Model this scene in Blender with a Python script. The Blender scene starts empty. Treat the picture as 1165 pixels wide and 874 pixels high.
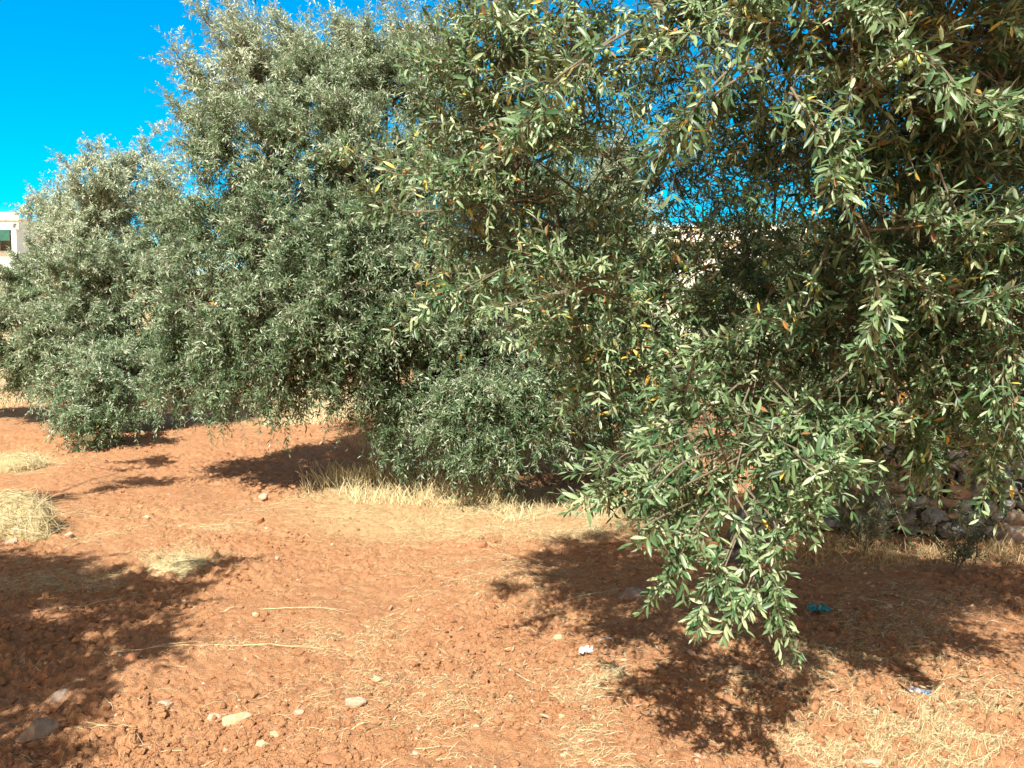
import bpy, bmesh, math
import numpy as np
from mathutils import Vector

RNG = np.random.default_rng(7)
scene = bpy.context.scene
COL = scene.collection

# ------------------------------------------------------------------ camera
F = 914.0; CX = 582.5; CY = 437.0; PITCH = math.radians(4.0); CAMH = 1.6
cam_d = bpy.data.cameras.new("camera"); cam = bpy.data.objects.new("camera", cam_d)
COL.objects.link(cam); scene.camera = cam
cam.location = (0, 0, CAMH); cam.rotation_euler = (math.radians(90) - PITCH, 0, 0)
cam_d.sensor_width = 36.0; cam_d.lens = F / 1165.0 * 36.0
cam_d.clip_start = 0.05; cam_d.clip_end = 3000

def ray(px, py):
    u = (px - CX) / F; v = (CY - py) / F
    return np.array([u, math.cos(PITCH) + v * math.sin(PITCH), -math.sin(PITCH) + v * math.cos(PITCH)])
def at(px, py, d):
    r = ray(px, py); return np.array([0, 0, CAMH]) + r * (d / r[1])

# ------------------------------------------------------------------ noise
def _hash(ix, iy, iz, seed):
    h = (ix.astype(np.int64) * 374761393 + iy.astype(np.int64) * 668265263 + iz.astype(np.int64) * 2147483647 + seed * 974634777) & 0xFFFFFFFF
    h = ((h ^ (h >> 13)) * 1274126177) & 0xFFFFFFFF
    h = ((h ^ (h >> 16)) * 2246822519) & 0xFFFFFFFF
    return ((h ^ (h >> 15)) & 0xFFFFFF) / float(0xFFFFFF)
def vnoise2(x, y, seed=0):
    ix = np.floor(x); iy = np.floor(y); fx = x - ix; fy = y - iy
    fx = fx * fx * (3 - 2 * fx); fy = fy * fy * (3 - 2 * fy); z = np.zeros_like(ix)
    a = _hash(ix, iy, z, seed); b = _hash(ix + 1, iy, z, seed); c = _hash(ix, iy + 1, z, seed); d = _hash(ix + 1, iy + 1, z, seed)
    return (a * (1 - fx) + b * fx) * (1 - fy) + (c * (1 - fx) + d * fx) * fy
def vnoise3(p, seed=0):
    i = np.floor(p); f = p - i; f = f * f * (3 - 2 * f); r = 0
    for dx in (0, 1):
        for dy in (0, 1):
            for dz in (0, 1):
                w = (f[:, 0] if dx else 1 - f[:, 0]) * (f[:, 1] if dy else 1 - f[:, 1]) * (f[:, 2] if dz else 1 - f[:, 2])
                r = r + w * _hash(i[:, 0] + dx, i[:, 1] + dy, i[:, 2] + dz, seed)
    return r
def worley2(x, y, seed=0):
    ix = np.floor(x); iy = np.floor(y); best = np.full(x.shape, 9.0); val = np.zeros(x.shape)
    z = np.zeros_like(ix)
    for dx in (-1, 0, 1):
        for dy in (-1, 0, 1):
            jx = ix + dx; jy = iy + dy
            qx = jx + _hash(jx, jy, z, seed); qy = jy + _hash(jx, jy, z, seed + 5)
            d = np.hypot(x - qx, y - qy); m = d < best
            best = np.where(m, d, best); val = np.where(m, _hash(jx, jy, z, seed + 9), val)
    return best, val
def sstep(a, b, x):
    t = np.clip((x - a) / (b - a), 0, 1); return t * t * (3 - 2 * t)

def base_h(x, y):
    h = 0.022 * np.clip(y - 8, 0, 30)
    h = h + 5.2 * sstep(28, 66, y) + 16 * sstep(90, 320, y)
    h = h + 0.45 * sstep(14.5, 19, y) * sstep(-6.5, -2.5, x)          # dry grass bank behind the trees
    return h
def ground_h(x, y):
    x = np.asarray(x, float); y = np.asarray(y, float)
    rough = 1 - 0.7 * sstep(10, 18, y)
    h = base_h(x, y)
    h = h + 0.075 * (vnoise2(x * 0.8, y * 0.8, 1) - .5) + 0.05 * (vnoise2(x * 2.3 + y * .6, y * 2.3 - x * .5, 2) - .5) * rough
    h = h + 0.014 * (vnoise2(x * 6.5, y * 6.5, 3) - .5) * rough * 2 * vnoise2(x * .9, y * .9, 61)
    w, v = worley2(x * 9, y * 9, 11)
    cl = np.clip(2.4 * vnoise2(x * 1.3, y * 1.3, 62) - .6, .1, 1.5); rough = rough * cl
    h = h + rough * 0.045 * np.clip(0.40 - w, 0, .25) * (v > .5) * v * 1.8
    w, v = worley2(x * 21, y * 21, 31)
    h = h + rough * 0.045 * np.clip(0.42 - w, 0, .25) * (v > .4) * v * 1.8
    rough = rough * .6 + .3
    rough = rough * .6 + .3
    xr = x * .79 - y * .61 + .05 * vnoise2(x * 4.1, y * 4.1, 71); yr_ = x * .61 + y * .79 + .05 * vnoise2(x * 4.3, y * 4.3, 72)
    patch = .45 + 1.1 * vnoise2(x * 1.7, y * 1.7, 73)
    h = h + rough * patch * (.010 * (vnoise2(xr * 31, yr_ * 31, 4) - .5) + .010 * (vnoise2(x * 57 + 9, y * 57, 5) - .5) + .009 * (vnoise2(xr * 92, yr_ * 92, 6) - .5))
    x, y = xr, yr_
    rdg = lambda k, sd: 1 - np.abs(2 * vnoise2(x * k + .35 * y * k, y * k * 1.25, sd) - 1)
    h = h - rough * (.022 * rdg(9, 51) ** 4 + .016 * rdg(19, 52) ** 4 + .010 * rdg(37, 53) ** 3)
    return h
def gz(x, y): return float(ground_h(np.array([x]), np.array([y]))[0])
def on_ground(px, py):
    px = np.asarray(px, float); py = np.asarray(py, float)
    u = (px - CX) / F; v = (CY - py) / F
    ry = math.cos(PITCH) + v * math.sin(PITCH); rz = -math.sin(PITCH) + v * math.cos(PITCH)
    d = np.clip(CAMH / np.maximum(-rz / ry, 0.02), 0, 60)
    for _ in range(25):
        h = base_h(u / ry * d, d)
        dn = (CAMH - h) / np.maximum(-rz / ry, 0.012)
        d = np.clip(.5 * d + .5 * dn, 1, 60)
    x = u / ry * d
    return x, d

# ------------------------------------------------------------------ object helpers
def tag(o, label=None, cat=None, group=None, kind=None):
    if label: o["label"] = label
    if cat: o["category"] = cat
    if group: o["group"] = group
    if kind: o["kind"] = kind
    return o
def empty(name, loc, label, cat, group=None):
    o = bpy.data.objects.new(name, None); COL.objects.link(o); o.location = loc
    o.empty_display_size = .2
    return tag(o, label, cat, group)
def mesh_obj(name, V, T, mats, parent=None, mi=None, tint=None, smooth=False, attrs=None):
    """V (n,3) in world space, T (m,3) triangles."""
    me = bpy.data.meshes.new(name)
    V = np.asarray(V, np.float32); T = np.asarray(T, np.int32)
    if parent is not None: V = V - np.array(parent.matrix_world.translation if parent.parent else parent.location, np.float32)
    me.vertices.add(len(V)); me.vertices.foreach_set("co", V.ravel())
    me.loops.add(T.size); me.loops.foreach_set("vertex_index", T.ravel())
    me.polygons.add(len(T)); me.polygons.foreach_set("loop_start", np.arange(0, T.size, 3, dtype=np.int32))
    for m in mats: me.materials.append(m)
    if mi is not None: me.polygons.foreach_set("material_index", np.asarray(mi, np.int32))
    me.polygons.foreach_set("use_smooth", np.full(len(T), bool(smooth)) if np.isscalar(smooth) else np.asarray(smooth, bool))
    if tint is not None: attrs = dict(attrs or {}, tint=tint)
    for k, a in (attrs or {}).items():
        at_ = me.attributes.new(k, 'FLOAT', 'POINT'); at_.data.foreach_set("value", np.asarray(a, np.float32))
    me.update(calc_edges=True)
    o = bpy.data.objects.new(name, me); COL.objects.link(o)
    if parent is not None: o.parent = parent
    return o
class Parts:
    """collects triangle soups, then links them as ONE mesh object"""
    def __init__(s): s.V = []; s.T = []; s.M = []; s.A = []; s.S = []; s.n = 0
    def add(s, V, T, m=0, tint=0.5, smooth=False):
        if len(V) == 0: return
        s.V.append(V); s.T.append(np.asarray(T) + s.n); s.n += len(V)
        s.M.append(np.full(len(T), m)); s.S.append(np.full(len(T), smooth))
        s.A.append(np.full(len(V), tint) if np.isscalar(tint) else tint)
    def box(s, x0, x1, y0, y1, z0, z1, m=0):
        V = np.array([(x, y, z) for z in (z0, z1) for y in (y0, y1) for x in (x0, x1)], float)
        q = [(0, 2, 3, 1), (4, 5, 7, 6), (0, 1, 5, 4), (2, 6, 7, 3), (0, 4, 6, 2), (1, 3, 7, 5)]
        s.add(V, [t for a, b, c, d in q for t in ((a, b, c), (a, c, d))], m)
    def build(s, name, mats, parent=None):
        return mesh_obj(name, np.concatenate(s.V), np.concatenate(s.T), mats, parent, np.concatenate(s.M), np.concatenate(s.A), np.concatenate(s.S))

def unit(a): return a / np.maximum(np.linalg.norm(a, axis=-1, keepdims=True), 1e-9)
def tubes(P, R, sides=3):
    """P (N,K,3) polylines, R (N,K) radii -> verts, tris (open tubes)"""
    N, K, _ = P.shape
    tan = unit(np.gradient(P, axis=1))
    ref = np.where(np.abs(tan[..., 2:3]) > .9, np.array([1., 0, 0]), np.array([0, 0, 1.]))
    a = unit(np.cross(tan, ref)); b = np.cross(tan, a)
    ang = np.arange(sides) / sides * 2 * math.pi
    V = P[:, :, None] + R[:, :, None, None] * (a[:, :, None] * np.cos(ang)[:, None] + b[:, :, None] * np.sin(ang)[:, None])
    idx = np.arange(N * K * sides).reshape(N, K, sides)
    i0 = idx[:, :-1]; i1 = idx[:, 1:]; j0 = np.roll(i0, -1, 2); j1 = np.roll(i1, -1, 2)
    T = np.concatenate([np.stack([i0, j0, j1], -1).reshape(-1, 3), np.stack([i0, j1, i1], -1).reshape(-1, 3)])
    return V.reshape(-1, 3), T
def spline(pts, n):
    pts = np.asarray(pts, float); m = len(pts)
    t = np.linspace(0, m - 1, n); i = np.clip(t.astype(int), 0, m - 2); f = (t - i)[:, None]
    g = lambda k: pts[np.clip(k, 0, m - 1)]
    p0, p1, p2, p3 = g(i - 1), g(i), g(i + 1), g(i + 2)
    return .5 * (2 * p1 + (p2 - p0) * f + (2 * p0 - 5 * p1 + 4 * p2 - p3) * f ** 2 + (3 * p1 - p0 - 3 * p2 + p3) * f ** 3)

# ------------------------------------------------------------------ leaves
def leaves(B, L, Nn, ln, wd, curl, near):
    """B base points, L unit leaf directions, Nn unit upper-face normals"""
    S = np.cross(Nn, L)
    ln = ln[:, None]; wd = wd[:, None]; curl = curl[:, None]
    pos = lambda t: B + L * ln * t - Nn * ln * curl * t * t
    n = len(B)
    if near:
        lift = .16
        c1 = pos(.3); c2 = pos(.68)
        V = np.stack([B, c1 + S * wd * .43 + Nn * wd * lift, c1, c1 - S * wd * .43 + Nn * wd * lift,
                      c2 + S * wd * .45 + Nn * wd * lift, c2, c2 - S * wd * .45 + Nn * wd * lift, pos(1.)], 1)
        t = np.array([(0, 3, 2), (0, 2, 1), (3, 6, 5), (3, 5, 2), (2, 5, 4), (2, 4, 1), (6, 7, 5), (5, 7, 4)])
    else:
        c = pos(.52)
        V = np.stack([B, c + S * wd * .5 + Nn * wd * .2, pos(1.), c - S * wd * .5 + Nn * wd * .2], 1)
        t = np.array([(0, 3, 2), (0, 2, 1)])
    k = V.shape[1]
    T = (t[None] + (np.arange(n) * k)[:, None, None]).reshape(-1, 3)
    return V.reshape(-1, 3), T, k

def rand_dirs(n):
    return unit(RNG.normal(size=(n, 3)))
UP = np.array([0, 0, 1.])

def shoots(parts, P0, D, ln, nl, leaf, near, yellow=0.0, droop=.15, stem_r=.0016, pale=0.5):
    """leafy shoots: start P0, direction D, length ln (N,), nl leaf pairs each; adds leaves (material 0) and stems (material 1)"""
    N = len(P0)
    if N == 0: return
    bend = rand_dirs(N) * .25 - UP * droop
    K = 4
    t = np.linspace(0, 1, K)[None, :, None]
    C = P0[:, None] + D[:, None] * ln[:, None, None] * t + bend[:, None] * ln[:, None, None] * t * t
    Vt, Tt = tubes(C, np.linspace(1, .45, K)[None] * np.full((N, 1), stem_r), 3)
    parts.add(Vt, Tt, 1, .5)
    tl = np.linspace(.10, 1.0, nl)[None] + RNG.uniform(-.05, .05, (N, nl))
    base = P0[:, None] + D[:, None] * ln[:, None, None] * tl[..., None] + bend[:, None] * ln[:, None, None] * (tl ** 2)[..., None]
    tan = unit(D[:, None] + 2 * bend[:, None] * tl[..., None])
    ref = unit(np.cross(D, rand_dirs(N)))[:, None]
    a = unit(ref - tan * np.sum(ref * tan, -1, keepdims=True)); b = np.cross(tan, a)
    ph = (np.arange(nl) % 2 * math.pi / 2)[None] + RNG.normal(0, .3, (N, nl))
    Bs = []; Ls = []; Ns = []; Z = []
    for sgn in (0, math.pi):
        an = ph + sgn
        perp = a * np.cos(an)[..., None] + b * np.sin(an)[..., None]
        spread = RNG.normal(.92, .24, (N, nl)) - .45 * np.clip(tl - .75, 0, 1) / .25
        l = tan * np.cos(spread)[..., None] + perp * np.sin(spread)[..., None]
        l = unit(l + RNG.normal(0, .2, l.shape))
        nn = tan * .5 + UP * .9 + np.array([-.12, -.45, 0]) + RNG.normal(0, .42, l.shape)     # blades turn towards the light
        nn = unit(nn - l * np.sum(nn * l, -1, keepdims=True))
        Bs.append(base.reshape(-1, 3)); Ls.append(l.reshape(-1, 3)); Ns.append(nn.reshape(-1, 3)); Z.append(tl.reshape(-1))
    B = np.concatenate(Bs); L = np.concatenate(Ls); Nn = np.concatenate(Ns); Z = np.concatenate(Z)
    keep = RNG.random(len(B)) < .93
    B, L, Nn, Z = B[keep], L[keep], Nn[keep], Z[keep]
    n = len(B)
    size = leaf * np.clip(RNG.normal(.92, .22, n), .4, 1.35) * (1.05 - .3 * np.clip(Z - .7, 0, 1) / .3)
    wd = size * RNG.uniform(.2, .29, n)
    V, T, k = leaves(B, L, Nn, size, wd, RNG.normal(.12, .2, n), near)
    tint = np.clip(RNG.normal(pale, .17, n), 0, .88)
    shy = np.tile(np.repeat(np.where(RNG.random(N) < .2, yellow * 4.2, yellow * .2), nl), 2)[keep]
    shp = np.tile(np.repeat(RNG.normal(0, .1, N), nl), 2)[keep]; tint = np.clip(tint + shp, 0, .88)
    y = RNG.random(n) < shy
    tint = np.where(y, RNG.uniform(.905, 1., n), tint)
    parts.add(V, T, 0, np.repeat(tint, k), near)

def clump(parts, c, r, dens=1.0, leaf=.066, near=False, yellow=0., spiky=0., out=None, droop=.15, pale=.5, flat=1.0, shoot=.2):
    """one bough end: branchlets radiating from its heart, leafy shoots along each"""
    c = np.asarray(c, float)
    nb = max(5, int(30 * dens * (r / .5) ** 1.6))
    D = rand_dirs(nb)
    D[:, 2] = np.where(D[:, 2] < -.3, D[:, 2] * .55, D[:, 2])
    D = unit(D + (np.asarray(out) if out is not None else 0))
    reach = r * RNG.uniform(.7, 1.2, nb)
    if spiky > 0:
        s = RNG.random(nb) < .3
        D[s] = unit(D[s] * .6 + UP * 1.1 + (0 if out is None else np.asarray(out)))
        reach[s] *= RNG.uniform(1., 1. + spiky, s.sum())
    K = 6; t = np.linspace(0, 1, K)
    P0 = c + D * r * .12
    dirv = D * (reach - r * .12)[:, None] * np.array([1, 1, flat])
    side = rand_dirs(nb) * (reach * .18)[:, None]
    C = P0[:, None] + dirv[:, None] * t[None, :, None] + (side[:, None] + UP * r * .15) * (t * (1 - t) * 2)[None, :, None] - UP * (r * droop) * (t ** 2)[None, :, None]
    V, T = tubes(C, np.linspace(.006, .002, K)[None] * np.full((nb, 1), 1 + r), 3)
    parts.add(V, T, 1, .5)
    ns = np.maximum(3, (reach / .048).astype(int)); M = ns.max()
    P = []; DD = []; LL = []
    for j in range(M):
        sel = np.where(ns > j)[0]
        if len(sel) == 0: break
        tt = np.clip(.3 + .7 * (j + RNG.random(len(sel))) / ns[sel], 0, 1)
        x = tt * (K - 1); i = np.clip(x.astype(int), 0, K - 2); f = (x - i)[:, None]
        p = C[sel, i] * (1 - f) + C[sel, i + 1] * f
        tan = unit(C[sel, i + 1] - C[sel, i])
        P.append(p); DD.append(unit(tan * .75 + rand_dirs(len(sel)) * .85 + UP * .12)); LL.append(RNG.uniform(.6, 1.25, len(sel)) * shoot * (1.1 - .4 * tt))
    # leading shoot of each branchlet
    P.append(C[:, -1]); DD.append(unit(C[:, -1] - C[:, -2] + UP * r * .03)); LL.append(RNG.uniform(.9, 1.5, nb) * shoot)
    shoots(parts, np.concatenate(P), np.concatenate(DD), np.concatenate(LL), 9 if not near else 8, leaf, near, yellow, droop, pale=pale)

# ------------------------------------------------------------------ materials
def mat(name):
    m = bpy.data.materials.new(name); m.use_nodes = True
    nt = m.node_tree; nt.nodes.clear()
    out = nt.nodes.new("ShaderNodeOutputMaterial"); b = nt.nodes.new("ShaderNodeBsdfPrincipled")
    nt.links.new(b.outputs[0], out.inputs[0])
    return m, nt, b, out
def node(nt, t, **kw):
    n = nt.nodes.new(t)
    for k, v in kw.items():
        if k in n.inputs: n.inputs[k].default_value = v
        else: setattr(n, k, v)
    return n
def ramp(nt, fac, stops, interp='LINEAR'):
    r = nt.nodes.new("ShaderNodeValToRGB"); r.color_ramp.interpolation = interp
    e = r.color_ramp.elements
    while len(e) < len(stops): e.new(.5)
    for el, (p, c) in zip(e, stops): el.position = p; el.color = (*c, 1)
    nt.links.new(fac, r.inputs[0]); return r.outputs[0]
def mixc(nt, fac, a, b):
    m = nt.nodes.new("ShaderNodeMix"); m.data_type = 'RGBA'
    for s, v in ((m.inputs[0], fac), (m.inputs[6], a), (m.inputs[7], b)):
        if isinstance(v, (int, float)): s.default_value = v
        elif isinstance(v, tuple): s.default_value = (*v, 1)
        else: nt.links.new(v, s)
    return m.outputs[2]
def noise(nt, vec, scale, detail=4, rough=.6):
    n = node(nt, "ShaderNodeTexNoise"); n.inputs["Scale"].default_value = scale; n.inputs["Detail"].default_value = detail; n.inputs["Roughness"].default_value = rough
    nt.links.new(vec, n.inputs["Vector"]); return n.outputs["Fac"]

def leaf_mat(name, green, under, gloss=.42, trans=.22):
    m, nt, b, out = mat(name)
    a = node(nt, "ShaderNodeAttribute", attribute_name="tint")
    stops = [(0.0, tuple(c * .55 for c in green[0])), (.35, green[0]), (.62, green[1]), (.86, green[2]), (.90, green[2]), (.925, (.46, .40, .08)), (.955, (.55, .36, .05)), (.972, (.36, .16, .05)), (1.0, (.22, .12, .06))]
    up = ramp(nt, a.outputs["Fac"], stops)
    und = mixc(nt, .35, under, up)
    geo = node(nt, "ShaderNodeNewGeometry")
    col = mixc(nt, geo.outputs["Backfacing"], up, und)
    nt.links.new(col, b.inputs["Base Color"]); b.inputs["Roughness"].default_value = gloss
    b.inputs["Specular IOR Level"].default_value = .45
    tr = node(nt, "ShaderNodeBsdfTranslucent")
    hs = node(nt, "ShaderNodeHueSaturation"); hs.inputs["Saturation"].default_value = 1.3; hs.inputs["Value"].default_value = 1.25
    nt.links.new(up, hs.inputs["Color"]); nt.links.new(hs.outputs[0], tr.inputs[0])
    mx = node(nt, "ShaderNodeMixShader"); mx.inputs[0].default_value = trans
    nt.links.new(b.outputs[0], mx.inputs[1]); nt.links.new(tr.outputs[0], mx.inputs[2]); nt.links.new(mx.outputs[0], out.inputs[0])
    return m
SILVER = leaf_mat("silver_olive_leaf", [(.06, .125, .05), (.215, .30, .165), (.52, .56, .43)], (.46, .50, .42))
GREEN = leaf_mat("green_olive_leaf", [(.085, .135, .06), (.165, .22, .11), (.30, .34, .20)], (.36, .39, .29))
NEARL = leaf_mat("near_olive_leaf", [(.04, .095, .034), (.125, .21, .085), (.34, .41, .23)], (.32, .37, .27), .42, .16)

def bark_mat(name, c0, c1, scale=14):
    m, nt, b, out = mat(name)
    tc = node(nt, "ShaderNodeTexCoord")
    f = noise(nt, tc.outputs["Object"], scale, 6, .7)
    nt.links.new(ramp(nt, f, [(.3, c0), (.7, c1)]), b.inputs["Base Color"]); b.inputs["Roughness"].default_value = .9
    bp = node(nt, "ShaderNodeBump"); bp.inputs["Strength"].default_value = .8; bp.inputs["Distance"].default_value = .02
    nt.links.new(f, bp.inputs["Height"]); nt.links.new(bp.outputs[0], b.inputs["Normal"])
    return m
BARK = bark_mat("olive_bark", (.035, .03, .026), (.13, .115, .095))
TWIG = bark_mat("olive_twig", (.11, .095, .06), (.21, .18, .12), 30)

def simple(name, col, rough=.7, var=.15, scale=20, spec=.3, metallic=0):
    m, nt, b, out = mat(name)
    tc = node(nt, "ShaderNodeTexCoord")
    f = noise(nt, tc.outputs["Object"], scale, 5)
    lo = tuple(c * (1 - var * 1.6) for c in col); hi = tuple(min(1, c * (1 + var)) for c in col)
    nt.links.new(ramp(nt, f, [(.3, lo), (.7, hi)]), b.inputs["Base Color"])
    b.inputs["Roughness"].default_value = rough; b.inputs["Specular IOR Level"].default_value = spec; b.inputs["Metallic"].default_value = metallic
    return m
def stone_mat(name, c0, c1, dust=.35):
    m, nt, b, out = mat(name)
    tc = node(nt, "ShaderNodeTexCoord")
    f = noise(nt, tc.outputs["Object"], 22, 6, .65); f2 = noise(nt, tc.outputs["Object"], 7, 3)
    c = ramp(nt, f, [(.3, c0), (.7, c1)])
    c = mixc(nt, ramp(nt, f2, [(.42, (0, 0, 0)), (.62, (dust,) * 3)]), c, (.36, .15, .07))
    nt.links.new(c, b.inputs["Base Color"]); b.inputs["Roughness"].default_value = .92; b.inputs["Specular IOR Level"].default_value = .15
    bp = node(nt, "ShaderNodeBump"); bp.inputs["Strength"].default_value = .6; bp.inputs["Distance"].default_value = .006
    nt.links.new(f, bp.inputs["Height"]); nt.links.new(bp.outputs[0], b.inputs["Normal"])
    return m
PALE = stone_mat("pale_limestone", (.33, .24, .17), (.54, .43, .33), .55)
CREAM = stone_mat("cream_stone", (.38, .27, .16), (.58, .45, .28), .4)
GREY = stone_mat("grey_limestone", (.16, .13, .10), (.33, .275, .22), .3)
WALLS = stone_mat("weathered_stone", (.13, .135, .135), (.31, .315, .31), .03)
RUST = stone_mat("soil_stained_stone", (.22, .1, .05), (.42, .22, .12), .6)
STRAW_STOPS = [(0, (.24, .18, .09)), (.4, (.46, .385, .20)), (.8, (.60, .53, .30)), (1, (.66, .60, .40))]
def straw_mat():
    m, nt, b, out = mat("straw")
    a = node(nt, "ShaderNodeAttribute", attribute_name="tint")
    nt.links.new(ramp(nt, a.outputs["Fac"], STRAW_STOPS), b.inputs["Base Color"]); b.inputs["Roughness"].default_value = .65
    b.inputs["Specular IOR Level"].default_value = .3
    return m
STRAW = straw_mat()

def soil_mat():
    m, nt, b, out = mat("red_soil")
    geo = node(nt, "ShaderNodeNewGeometry"); p = geo.outputs["Position"]
    n1 = noise(nt, p, 1.3, 5, .6); n2 = noise(nt, p, 9, 6, .7); n3 = noise(nt, p, 60, 4, .7)
    red = ramp(nt, n2, [(.22, (.27, .112, .046)), (.45, (.44, .212, .104)), (.7, (.55, .308, .168))])
    dusty = ramp(nt, n3, [(.3, (.36, .163, .07)), (.7, (.56, .33, .17))])
    c = mixc(nt, ramp(nt, n1, [(.35, (0.15,) * 3), (.7, (.7,) * 3)]), red, dusty)
    # chaff trodden into the soil
    a = node(nt, "ShaderNodeAttribute", attribute_name="chaff")
    n4 = noise(nt, p, 38, 5, .75)
    mul = node(nt, "ShaderNodeMath", operation='MULTIPLY_ADD'); nt.links.new(a.outputs["Fac"], mul.inputs[0]); mul.inputs[1].default_value = .42
    nt.links.new(n4, mul.inputs[2])
    ch = ramp(nt, mul.outputs[0], [(.66, (0, 0, 0)), (.88, (.6,) * 3)])
    c = mixc(nt, ch, c, ramp(nt, n2, [(.3, (.46, .32, .15)), (.7, (.6, .47, .26))]))
    gr = noise(nt, p, 230, 3, .8)
    c = mixc(nt, ramp(nt, gr, [(.34, (.35,) * 3), (.44, (0,) * 3)]), c, (.22, .09, .038))
    c = mixc(nt, ramp(nt, gr, [(.56, (0,) * 3), (.68, (.5,) * 3)]), c, (.56, .36, .2))
    # pale specks of lime and grit
    vo = node(nt, "ShaderNodeTexVoronoi"); vo.inputs["Scale"].default_value = 30; nt.links.new(p, vo.inputs["Vector"])
    sp = ramp(nt, vo.outputs["Distance"], [(.07, (.8,) * 3), (.13, (0,) * 3)])
    gate = ramp(nt, vo.outputs["Color"], [(.72, (0,) * 3), (.74, (1,) * 3)])
    mm = node(nt, "ShaderNodeMix"); mm.data_type = 'RGBA'; mm.blend_type = 'MULTIPLY'; mm.inputs[0].default_value = 1
    nt.links.new(sp, mm.inputs[6]); nt.links.new(gate, mm.inputs[7])
    c = mixc(nt, mm.outputs[2], c, (.55, .4, .24))
    # dry grass slopes far away
    sep = node(nt, "ShaderNodeSeparateXYZ"); nt.links.new(p, sep.inputs[0])
    mr = node(nt, "ShaderNodeMapRange"); mr.inputs[1].default_value = 14.; mr.inputs[2].default_value = 20.
    nt.links.new(sep.outputs[1], mr.inputs[0])
    far = ramp(nt, n1, [(.35, (.30, .20, .10)), (.55, (.50, .40, .22)), (.75, (.44, .36, .2))])
    c = mixc(nt, mr.outputs[0], c, far)
    nt.links.new(c, b.inputs["Base Color"]); b.inputs["Roughness"].default_value = .97; b.inputs["Specular IOR Level"].default_value = .08
    add = node(nt, "ShaderNodeMath", operation='MULTIPLY_ADD'); nt.links.new(n3, add.inputs[0]); add.inputs[1].default_value = .6
    n5 = noise(nt, p, 170, 3, .6); nt.links.new(n5, add.inputs[2])
    bp = node(nt, "ShaderNodeBump"); bp.inputs["Strength"].default_value = .9; bp.inputs["Distance"].default_value = .02
    nt.links.new(add.outputs[0], bp.inputs["Height"]); nt.links.new(bp.outputs[0], b.inputs["Normal"])
    return m
SOIL = soil_mat()
CLOD = stone_mat("soil_clod", (.26, .085, .036), (.44, .185, .085), .2)

# ------------------------------------------------------------------ ground
PATCH = [  # where chaff and straw lie: px, py, rx, ry, amount
    (540, 584, 215, 28, 1.5), (640, 603, 95, 14, 1.), (420, 562, 90, 18, 1.), (500, 566, 150, 10, 1.6), (600, 590, 130, 14, 1.2), (1060, 825, 130, 45, .42), (900, 850, 150, 36, .28), (660, 835, 40, 50, .4),
    (410, 727, 90, 20, .3), (300, 738, 90, 8, .25), (205, 634, 45, 14, 1.2), (255, 596, 55, 6, .7), (20, 525, 60, 16, 1.), (60, 655, 120, 20, .55), (700, 580, 70, 14, .9),
    (1010, 640, 170, 22, .4), (120, 600, 110, 26, .4), (60, 470, 100, 16, .6), (280, 476, 150, 8, .8), (690, 770, 60, 20, .55), (830, 745, 120, 40, .3), (1000, 720, 140, 45, .25), (560, 660, 200, 40, .22), (480, 790, 140, 50, .17)]
def chaff_at(x, y):
    d = np.maximum(y, .8)
    c, s = math.cos(PITCH), math.sin(PITCH)
    dz = base_h(x, y) - CAMH
    zc = d * c - dz * s; yc = d * s + dz * c
    px = CX + F * x / np.maximum(zc, .5); py = CY - F * yc / np.maximum(zc, .5)
    a = np.zeros_like(x)
    for (qx, qy, rx, ry, w) in PATCH:
        a = np.maximum(a, w * np.exp(-.8 * (((px - qx) / rx) ** 2 + ((py - qy) / ry) ** 2)))
    return np.where(y > 1.5, a, 0.15)

yr = np.concatenate([np.linspace(-40, 2.2, 40, endpoint=False), np.geomspace(2.2, 15, 680, endpoint=False), np.geomspace(15, 900, 130)])
nu = 700; u = np.linspace(-1, 1, nu); ko = (np.linspace(0, 1, 31)[1:]) ** 3
s = .74 * np.clip(yr, 2.6, 15) + .25
X = np.concatenate([-(s[:, None] + (900 - s[:, None]) * ko[::-1][None]), s[:, None] * u[None], s[:, None] + (900 - s[:, None]) * ko[None]], 1)
Y = np.broadcast_to(yr[:, None], X.shape)
Z = ground_h(X.ravel(), Y.ravel())
R_, C_ = X.shape
idx = np.arange(R_ * C_).reshape(R_, C_)
a, b_, c_, d_ = idx[:-1, :-1], idx[:-1, 1:], idx[1:, 1:], idx[1:, :-1]
T = np.concatenate([np.stack([a, b_, c_], -1).reshape(-1, 3), np.stack([a, c_, d_], -1).reshape(-1, 3)])
g = mesh_obj("ground", np.stack([X.ravel(), Y.ravel(), Z], 1), T, [SOIL], smooth=True, attrs={"chaff": chaff_at(X.ravel(), Y.ravel())})
tag(g, "rough tilled red soil strewn with straw", "ground", kind="structure")

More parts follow.
